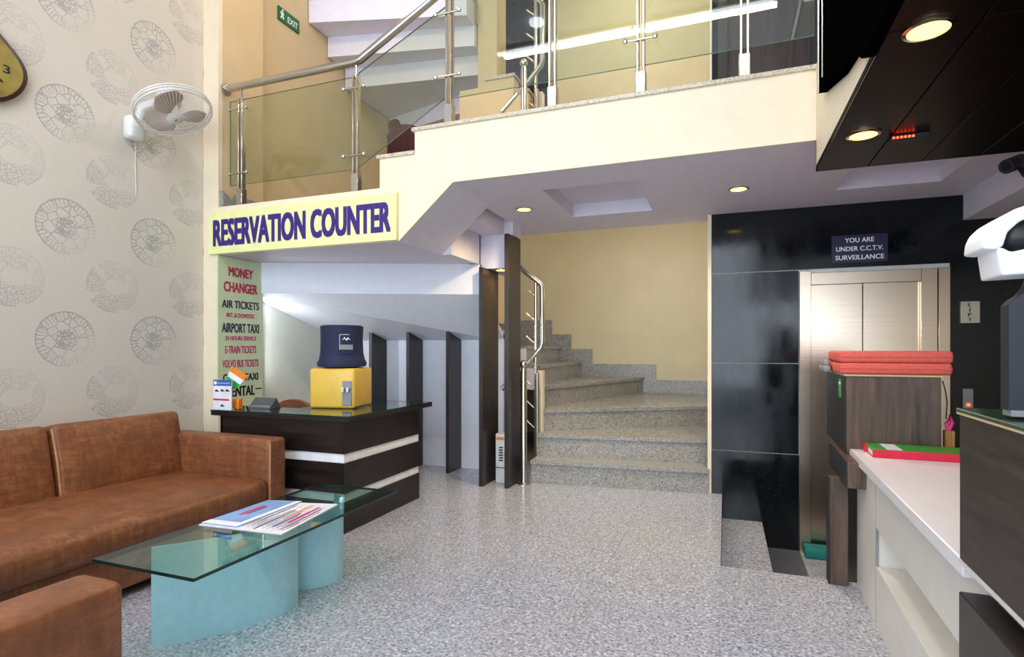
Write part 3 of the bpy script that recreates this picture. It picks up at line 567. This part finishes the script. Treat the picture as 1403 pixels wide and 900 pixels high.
marks = [(m, quad(*Q, u0, u1, v0, v1)) for m, u0, u1, v0, v1 in (('ink_navy', .62, .64, .05, .7), ('orange', .70, .73, .4, .9), ('logo_blue', .76, .79, .15, .6), ('ink_pink', .83, .87, .3, .85), ('ink_navy', .90, .915, .1, .8), ('ink_red', .95, .965, .2, .7), ('ink_navy', .50, .512, .3, .9))]
marks += [('ink_navy', quad(*Q, .46+.02*k, .465+.02*k, .08+.05*(k % 3), .35+.17*(k % 4))) for k in range(26)]
sheet('newspaper', 'open newspaper lying below the blue magazine on the glass table', list(Q), .4025, .004, 'paper', 'papers on the glass table', marks)
Q2 = ((-2.085, 1.79), (-1.90, 1.80), (-1.92, 2.21), (-2.09, 2.17))
sheet('magazine', 'pale blue magazine on the newspaper on the glass table', list(Q2), .4075, .004, 'paper_blue', 'papers on the glass table', [('white_ink', quad(*Q2, .85, 1, 0, 1)), ('ink_red', quad(*Q2, .3, .42, .35, .75)), ('white_ink', quad(*Q2, 0, .85, 0, .12)), ('ink_navy', quad(*Q2, .45, .5, .4, .7))])

# ------------------------------------------------------------------ reservation counter and what stands on it
rc = thing('reservation_counter', 'dark wood reservation counter with white stripes and glass top', 'counter', (-2.7, 3.4, 0))
poly_prism('body', [(-3.21, 2.928), (-2.218, 2.928), (-2.218, 3.84), (-2.74, 3.84), (-2.74, 3.13), (-3.21, 3.13)], 0, .70, 'white_ink', rc)
for z0, z1 in ((0, .195), (.248, .438), (.495, .70)):
    box('front_board', -3.22, -2.218, 2.92, 2.93, z0, z1, 'wenge_x', rc); box('side_board', -2.22, -2.21, 2.92, 3.84, z0, z1, 'wenge_y', rc); box('side_board', -3.23, -3.21, 2.92, 3.13, z0, z1, 'wenge_y', rc)
LT = [(-3.275, 2.88), (-2.15, 2.88), (-2.15, 3.935), (-2.78, 3.935), (-2.78, 3.17), (-3.275, 3.17)]
poly_prism('top', [(x*.998-.005, y*.998+.008) for x, y in LT], .70, .724, 'wenge_x', rc); o = poly_prism('glass_top', LT, .7245, .737, 'table_glass', rc); o.data.materials.append(M['glass_edge'])
for p in o.data.polygons: p.material_index = 0 if abs(p.normal.z) > .9 else 1
ZT = .7375
wd = thing('water_dispenser', 'yellow water dispenser on the reservation counter under the blue bottle', 'dispenser', (-2.58, 3.4, ZT))
X = T(-2.58, 3.38, 0) @ Matrix.Rotation(R_(12), 4, 'Z') @ T(2.58, -3.38, 0)
box('body', -2.745, -2.415, 3.22, 3.54, ZT, 1.015, 'dispenser_yellow', wd, .02, 3, X); box('niche', -2.50, -2.43, 3.213, 3.225, .76, .93, 'grey_plastic', wd, .004, 1, X)
for x in (-2.485, -2.45): tube('tap', [X @ Vector((x, 3.21, .88)), X @ Vector((x, 3.19, .88)), X @ Vector((x, 3.188, .855))], .008, 'plastic_white', wd, 8)
lathe('lamp_dot', [(.001, 0), (.006, 0), (.006, .003), (.001, .004)], 'led_red', wd, X @ frame((-2.44, 3.22, .965), (0, -1, 0)), 8)
wb = thing('water_bottle', 'water bottle in a dark blue cloth cover on the yellow dispenser', 'bottle', (-2.58, 3.38, 1.015))
bm = bmesh.new(); prof = [(.10, 1.016), (.168, 1.025), (.172, 1.05), (.158, 1.075), (.15, 1.12), (.147, 1.22), (.15, 1.31), (.135, 1.318), (.001, 1.316)]
lathe_bm(bm, prof, T(-2.58, 3.38, 0), 40)
for v in bm.verts:
    a = math.atan2(v.co.y-3.38, v.co.x+2.58); k = 1+.022*math.sin(11*a+v.co.z*30)*(1 if v.co.z < 1.12 else .3); v.co.x = -2.58+(v.co.x+2.58)*k; v.co.y = 3.38+(v.co.y-3.38)*k
finish('cover', bm, 'cover_navy', wb, True)
bm = bmesh.new(); rows = []
for z in (1.115, 1.25): rows.append([bm.verts.new((-2.58+.157*math.cos(a), 3.38+.157*math.sin(a), z)) for a in [R_(-62+i*6) for i in range(8)]])
for i in range(7): bm.faces.new((rows[0][i], rows[0][i+1], rows[1][i+1], rows[1][i]))
pk = finish('pocket', bm, 'cover_navy', wb, True)
mtx = frame((-2.58+.160*math.cos(R_(-42)), 3.38+.160*math.sin(R_(-42)), 1.21), (math.cos(R_(-42)), math.sin(R_(-42)), 0))
rm = Matrix.Rotation(R_(48), 4, 'Z') @ Matrix.Rotation(R_(90), 4, 'X')
RL = Matrix.Translation(mtx.translation) @ rm
def decal(name, pts, mat):
    bm = bmesh.new(); bm.faces.new([bm.verts.new(RL @ Vector((x, y, .003))) for x, y in pts]); finish(name, bm, mat, wb)
decal('emblem', [(-.03, .0), (-.012, .024), (-.002, .008), (.01, .022), (.03, .002), (.012, .010), (.002, -.004), (-.012, .012)], 'white_ink'); decal('label_band', [(-.045, -.065), (.045, -.065), (.045, -.03), (-.045, -.03)], 'grey_plastic')
decal('pocket_edge', [(-.047, -.065), (-.044, -.065), (-.044, .04), (-.047, .04)], 'white_ink'); decal('pocket_edge', [(-.047, .038), (.02, .038), (.02, .041), (-.047, .041)], 'white_ink')
bs = thing('brochure_stand', 'small stand of car flyers with a blue header at the counter end', 'brochure', (-3.2, 2.92, ZT))
box('board', -3.272, -3.11, 2.90, 2.908, ZT, .94, 'paper', bs); box('header', -3.272, -3.11, 2.8985, 2.90, .90, .94, 'logo_blue', bs); box('red_line', -3.272, -3.13, 2.8985, 2.90, .80, .812, 'ink_red', bs); box('rear_support', -3.26, -3.12, 2.909, 2.936, ZT, ZT+.006, 'paper', bs)
box('header_band', -3.235, -3.12, 2.8975, 2.8985, .912, .924, 'paper_blue', bs); box('header_logo', -3.265, -3.24, 2.8975, 2.8985, .908, .93, 'white_ink', bs)
for x, z in ((-3.24, .865), (-3.19, .868), (-3.145, .868), (-3.19, .765)): poly_prism('car_print', [(x-.018, z-.006), (x+.018, z-.006), (x+.018, z), (x+.008, z+.002), (x+.003, z+.009), (x-.008, z+.009), (x-.014, z+.001)], 2.8988, 2.8998, 'ink_black', bs, axis='y')
fg = thing('desk_flag', 'small orange white and green desk flag on an orange base', 'flag', (-3.13, 2.97, ZT))
def flagq(v0, v1):
    TL, TR, BR, BL = Vector((-3.165, 1.034)), Vector((-3.02, .967)), Vector((-3.13, .875)), Vector((-3.225, .928)); pts = []
    a0, a1, b0, b1 = TL.lerp(BL, v0), TL.lerp(BL, v1), TR.lerp(BR, v0), TR.lerp(BR, v1); return [tuple(a0), tuple(b0), tuple(b1), tuple(a1)]
for v0, v1, m in ((0, .34, 'orange'), (.34, .66, 'flag_white'), (.66, 1, 'flag_green')): poly_prism('stripe', flagq(v0, v1), 2.955, 2.957, m, fg, axis='y')
tube('stick', [(-3.165, 2.96, 1.035), (-3.205, 2.96, .95), (-3.165, 2.965, ZT+.04)], .003, 'plastic_white', fg, 6); box('base', -3.20, -3.13, 2.94, 2.99, ZT, ZT+.07, 'orange', fg, .006, 1); box('base_cap', -3.125, -3.095, 2.945, 2.985, ZT, ZT+.075, 'orange', fg, .005, 1)
np_ = thing('name_block', 'dark grey wedge-shaped nameplate beside the desk flag', 'nameplate', (-3.0, 3.1, ZT))
poly_prism('wedge', [(3.05, ZT), (3.16, ZT), (3.12, ZT+.07)], -3.12, -2.93, 'grey_blade', np_, axis='x'); box('plate', -3.115, -2.935, 3.06, 3.064, ZT+.004, ZT+.02, 'grey_plastic', np_)
oc = thing('office_chair', 'brown chair behind the reservation counter, only its rounded top in view', 'chair', (-3.33, 3.75, 0))
bm = bmesh.new(); prism_y(bm, [(-3.33+.19*math.cos(R_(a)), .63+.105*math.sin(R_(a))) for a in range(0, 181, 15)]+[(-3.51, .42), (-3.15, .42)], 3.72, 3.76); finish('backrest', bm, 'leather', oc, True)
cushion('seat', -3.53, -3.13, 3.76, 4.14, .40, .47, 'leather', oc, .02, (0, 0, .01))
tube('back_post', [(-3.33, 3.77, .5), (-3.33, 3.77, .38), (-3.33, 3.94, .36)], .02, 'black_plastic', oc); tube('column', [(-3.33, 3.94, .40), (-3.33, 3.94, .06)], .025, 'black_plastic', oc)
for i in range(5): tube('foot', [(-3.33, 3.94, .07), (-3.33+.22*math.cos(i*1.2566), 3.94+.22*math.sin(i*1.2566), .02)], .018, 'black_plastic', oc, 8)
ub = thing('power_unit', 'small white power unit standing between the tall dark boards', 'appliance', (-1.79, 4.56, 0))
box('body', -1.845, -1.745, 4.50, 4.66, 0, .425, 'plastic_white', ub, .008); box('display', -1.835, -1.765, 4.496, 4.502, .37, .395, 'orange', ub); box('slot', -1.845, -1.745, 4.4985, 4.50, .13, .137, 'black_plastic', ub)
for i in range(6): box('print', -1.815+.004*(i % 2), -1.775, 4.4985, 4.50, .19+i*.022, .202+i*.022, 'ink_black', ub)

# ------------------------------------------------------------------ wall clock and wall fan
ck = thing('wall_clock', 'gold faced wall clock with dark rim at the left edge', 'clock', (XL, 1.80, 2.70))
def clock_ring(k): return [(1.815+k*(.225*math.cos(a)*(1+.07*math.cos(3*a))), 2.70+k*(.225*math.sin(a)*(1+.07*math.cos(3*a+1.2)))) for a in [2*math.pi*i/40 for i in range(40)]]
poly_prism('rim', clock_ring(1.0), XL, XL+.045, 'clock_rim', ck, axis='x'); poly_prism('face', clock_ring(.90), XL+.045, XL+.049, 'clock_gold', ck, axis='x'); poly_prism('inner_dial', clock_ring(.66), XL+.049, XL+.051, 'clock_gold', ck, axis='x')
for i, tx in enumerate(('3', '6', '9', '12')): text('numeral', tx, 'ink_black', (XL+.0515, 1.815+.135*math.cos(-i*math.pi/2), 2.70+.135*math.sin(-i*math.pi/2)), .035, .045, ck, '+x', .02)
for a, L in ((.35, .10), (-.6, .14)): tube('hand', [(XL+.055, 1.815, 2.70), (XL+.055, 1.815+L*math.cos(a), 2.70+L*math.sin(a))], .004, 'ink_black', ck, 6)
wf = thing('wall_fan', 'white oscillating wall fan with round wire guard on the wallpaper', 'fan', (XL, 2.74, 2.62))
FN = Vector((.40, -.02, -.92)).normalized(); FCN = Vector((-3.45, 2.74, 2.74)); FX = frame(FCN, FN); RF = .235
box('wall_mount', XL, XL+.09, 2.62, 2.74, 2.56, 2.72, 'fan_white', wf, .03, 3)
tube('neck', [(XL+.06, 2.68, 2.64), (XL+.10, 2.70, 2.78), FCN-FN*.10], .028, 'fan_white', wf)
lathe('motor', [(.001, -.17), (.05, -.165), (.068, -.14), (.07, -.06), (.05, -.04), (.001, -.04)], 'fan_white', wf, FX)
bm = bmesh.new()
for r, z in ((RF, .0), (RF*.985, .02), (RF*.985, -.02)): tube_bm(bm, [FX @ Vector((r*math.cos(a), r*math.sin(a), z)) for a in [2*math.pi*i/48 for i in range(49)]], .006, 6)
finish('guard_rim', bm, 'fan_white', wf, True)
bm = bmesh.new()
for i in range(60):
    a = 2*math.pi*i/60; ca, sa = math.cos(a), math.sin(a)
    tube_bm(bm, [FX @ Vector((r*ca, r*sa, z)) for r, z in ((.05, .062), (.13, .055), (.195, .035), (RF, 0))], .0011, 4, False)
    tube_bm(bm, [FX @ Vector((r*ca, r*sa, z)) for r, z in ((.06, -.05), (.15, -.05), (.2, -.03), (RF, 0))], .0011, 4, False)
tag(finish('guard_wires', bm, 'fan_white', wf), kind='stuff')
lathe('hub_cap', [(.001, .072), (.035, .07), (.052, .062), (.052, .055), (.001, .055)], 'plastic_white', wf, FX); lathe('hub', [(.001, .04), (.03, .035), (.035, -.03), (.001, -.03)], 'fan_white', wf, FX)
text('logo', 'l', 'ink_black', FX @ Vector((0, 0, .0735)), .006, .022, wf, FX.to_3x3().to_4x4(), .02)
for k in range(3):
    bm = bmesh.new(); rows = []
    for i in range(9):
        r = .03+.165*i/8; hw = .35+.52*math.sin(math.pi*min(1, .15+i/9)); rows.append([bm.verts.new(FX @ Vector((r*math.cos(a+k*2.0944), r*math.sin(a+k*2.0944), .03*(a/ .8)))) for a in [hw*(j/4-1)*1.0+.3 for j in range(9)]])
    for a, b in zip(rows, rows[1:]):
        for j in range(8): bm.faces.new((a[j], a[j+1], b[j+1], b[j]))
    o = finish('blade', bm, 'fan_blade', wf, True); md = o.modifiers.new('thick', 'SOLIDIFY'); md.thickness = .003
tube('cable', [(XL+.006, 2.72, 2.60), (XL+.006, 2.715, 2.4), (XL+.006, 2.72, 2.2)], .003, 'plastic_white', wf, 6)

# ------------------------------------------------------------------ reception desk (turned two degrees)
RX = T(.591, 2.748, 0) @ Matrix.Rotation(R_(-2.05), 4, 'Z')
def rbox(name, x0, x1, y0, y1, z0, z1, mat, parent, bev=0.0, seg=1): return box(name, x0, x1, y0, y1, z0, z1, mat, parent, bev, seg, RX)
rd = thing('reception_desk', 'white reception desk with dark wood raised boxes at the right', 'desk', RX @ Vector((.2, -.5, 0)))
rbox('end_panel', 0, .5, .002, .44, 0, .612, 'laminate_white', rd); rbox('lower_panel', 0, .5, -2.4, -.002, 0, .242, 'laminate_white', rd); rbox('apron', 0, .5, -2.4, -.002, .405, .612, 'laminate_white', rd); rbox('shelf_back', .11, .14, -2.4, -.002, .242, .405, 'laminate_white', rd)
rbox('seam', -.001, .01, -.002, .002, 0, .612, 'grey_plastic', rd)
rbox('worktop', -.03, .55, -1.14, .46, .615, .657, 'counter_white', rd, .003); rbox('dark_ledge', -.06, -.002, -2.4, -1.222, .43, .612, 'wenge_y', rd, .003)
rbox('raised_panel', -.036, .36, -2.4, -1.142, .66, 1.003, 'panel_wood', rd, .003); rbox('raised_top', -.042, .37, -2.4, -1.138, 1.003, 1.012, 'green_top', rd, .002); rbox('base_line', -.038, -.002, -2.4, -1.142, .652, .66, 'laminate_white', rd); rbox('top_line', -.041, -.036, -2.4, -1.14, .998, 1.003, 'cardboard', rd)
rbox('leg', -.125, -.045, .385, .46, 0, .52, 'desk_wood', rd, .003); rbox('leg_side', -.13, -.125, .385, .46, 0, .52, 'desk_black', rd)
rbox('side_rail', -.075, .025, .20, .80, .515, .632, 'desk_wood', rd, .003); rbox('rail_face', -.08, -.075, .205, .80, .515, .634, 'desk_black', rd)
ub2 = thing('raised_cabinet', 'dark wood raised cabinet at the far end of the white desk', 'cabinet', RX @ Vector((.15, .8, PITZ)))
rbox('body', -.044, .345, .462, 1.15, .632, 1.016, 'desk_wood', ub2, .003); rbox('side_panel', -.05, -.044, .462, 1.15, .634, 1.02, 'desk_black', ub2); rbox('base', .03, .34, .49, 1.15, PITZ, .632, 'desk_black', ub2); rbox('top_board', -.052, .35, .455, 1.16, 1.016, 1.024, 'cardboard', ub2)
stk = rbox('sticker', -.0515, -.05, .58, .66, .90, .995, 'book_green', ub2); rbox('sticker_print', -.0522, -.0515, .59, .65, .965, .98, 'white_ink', ub2)
for i, lab in enumerate(('lower of two coral red cushions stacked on the dark cabinet', 'upper of two coral red cushions stacked on the dark cabinet')):
    t = thing('seat_pad', lab, 'cushion', RX @ Vector((.16, .7, 1.025+i*.058)), 'coral cushions on the dark cabinet'); z = 1.0245+i*.058
    cushion('pad', -.068+i*-.002, .398+i*.004, .49, .92, z, z+.057, 'coral', t, .014, (0, 0, .0), RX)
    tube('seam', [RX @ Vector((-.066, .4885, z+.029)), RX @ Vector((.396, .4885, z+.029))], .003, 'coral', t, 6)
gc = thing('folded_cloth', 'grey folded cloth lying beside the coral cushions', 'cloth', RX @ Vector((-.09, .9, 1.03)))
cushion('fold', -.112, -.075, .74, .98, 1.0245, 1.055, 'grey_plastic', gc, .01, (0, 0, .01), RX); cushion('fold', -.108, -.078, .76, .96, 1.056, 1.085, 'grey_plastic', gc, .01, (0, 0, .01), RX)
bk = thing('file_book', 'red and green file lying on the white desk', 'book', RX @ Vector((.25, .35, .657)))
rbox('pages', .035, .52, .245, .44, .662, .688, 'paper', bk); rbox('back_cover', .03, .53, .24, .445, .6575, .662, 'book_red', bk); rbox('spine', .03, .53, .236, .244, .6575, .693, 'book_red', bk, .002); rbox('front_cover', .03, .53, .24, .445, .688, .693, 'book_green', bk); rbox('cover_label', .09, .15, .26, .43, .693, .694, 'white_ink', bk); rbox('red_corner', .022, .032, .38, .447, .6575, .694, 'book_red', bk)
ph = thing('wooden_holder', 'small wooden holder with a pink ribbon beside the dark cabinet', 'holder', RX @ Vector((.40, .47, .657)))
rbox('holder', .365, .402, .475, .52, .657, .765, 'oak', ph, .003); tube('ribbon', [RX @ Vector(p) for p in ((.38, .49, .76), (.372, .49, .80), (.385, .49, .83), (.395, .49, .80), (.383, .49, .77))], .009, 'ink_pink', ph, 8); tube('cable', [RX @ Vector(p) for p in ((.352, .47, 1.0), (.362, .465, .95), (.368, .465, .90), (.365, .47, .82))], .003, 'black_plastic', ph, 6)
mo = thing('monitor', 'dark navy screen back standing on the raised desk at the right edge', 'monitor', RX @ Vector((.12, -1.3, 1.004)))
bm = bmesh.new(); prism_y(bm, [(-.021, 1.03), (.42, 1.03), (.42, 1.32), (.03, 1.32), (.018, 1.293), (.010, 1.27), (.0, 1.256), (-.014, 1.245), (-.021, 1.236)], -1.37, -1.33); bm.transform(RX); finish('casing', bm, 'monitor_navy', mo)
rbox('bottom_edge', -.018, .42, -1.372, -1.33, 1.018, 1.03, 'grey_plastic', mo); rbox('stand', .10, .28, -1.42, -1.28, 1.0125, 1.018, 'black_plastic', mo, .002)
wc_ = thing('white_cloth', 'bright white cloth looped over a dark pad at the right edge', 'cloth', RX @ Vector((.05, -1.33, 1.30)))
def soft_prism(name, pts, mat):
    bm = bmesh.new(); prism_y(bm, pts, -1.385, -1.275); bmesh.ops.recalc_face_normals(bm, faces=bm.faces[:])
    bmesh.ops.bevel(bm, geom=bm.edges[:], offset=.005, segments=3, affect='EDGES', profile=.5); bm.transform(RX); return finish(name, bm, mat, wc_, True)
soft_prism('towel_band', [(-.067, 1.347), (-.065, 1.37), (-.058, 1.388), (-.043, 1.404), (-.016, 1.421), (.016, 1.431), (.10, 1.445), (.30, 1.447), (.30, 1.425), (.10, 1.422), (.016, 1.408), (-.010, 1.395), (-.027, 1.377), (-.034, 1.350), (-.046, 1.344)], 'cloth_white')
soft_prism('towel_fold', [(-.044, 1.349), (-.034, 1.347), (-.022, 1.338), (.016, 1.346), (.30, 1.350), (.30, 1.300), (.016, 1.295), (-.037, 1.293)], 'cloth_white')
cushion('dark_pad', -.030, .32, -1.365, -1.295, 1.345, 1.41, 'black_plastic', wc_, .025, (0, 0, 0), RX)

# ------------------------------------------------------------------ cctv camera on the bulkhead
cc = thing('cctv_camera', 'black bullet security camera fixed under the lavender bulkhead', 'camera', (1.53, 4.0, 2.15))
A, B = Vector((1.385, 3.70, 2.108)), Vector((1.50, 3.80, 2.165))
lathe('housing', [(.001, 0), (.036, 0), (.038, .004), (.038, .125), (.03, .135), (.001, .135)], 'black_plastic', cc, frame(A, B-A), 20); lathe('lens', [(.001, -.003), (.022, -.003), (.022, .004), (.001, .004)], 'dark_gloss', cc, frame(A, B-A), 16)
tube('bracket', [(1.46, 3.765, 2.13), (1.48, 3.74, 2.07), (1.545, 3.74, 2.06)], .014, 'black_plastic', cc, 8); lathe('mount', [(.035, 0), (.035, .012), (.02, .02)], 'black_plastic', cc, frame((1.55, 3.74, 2.065), (-1, 0, 0)), 16)
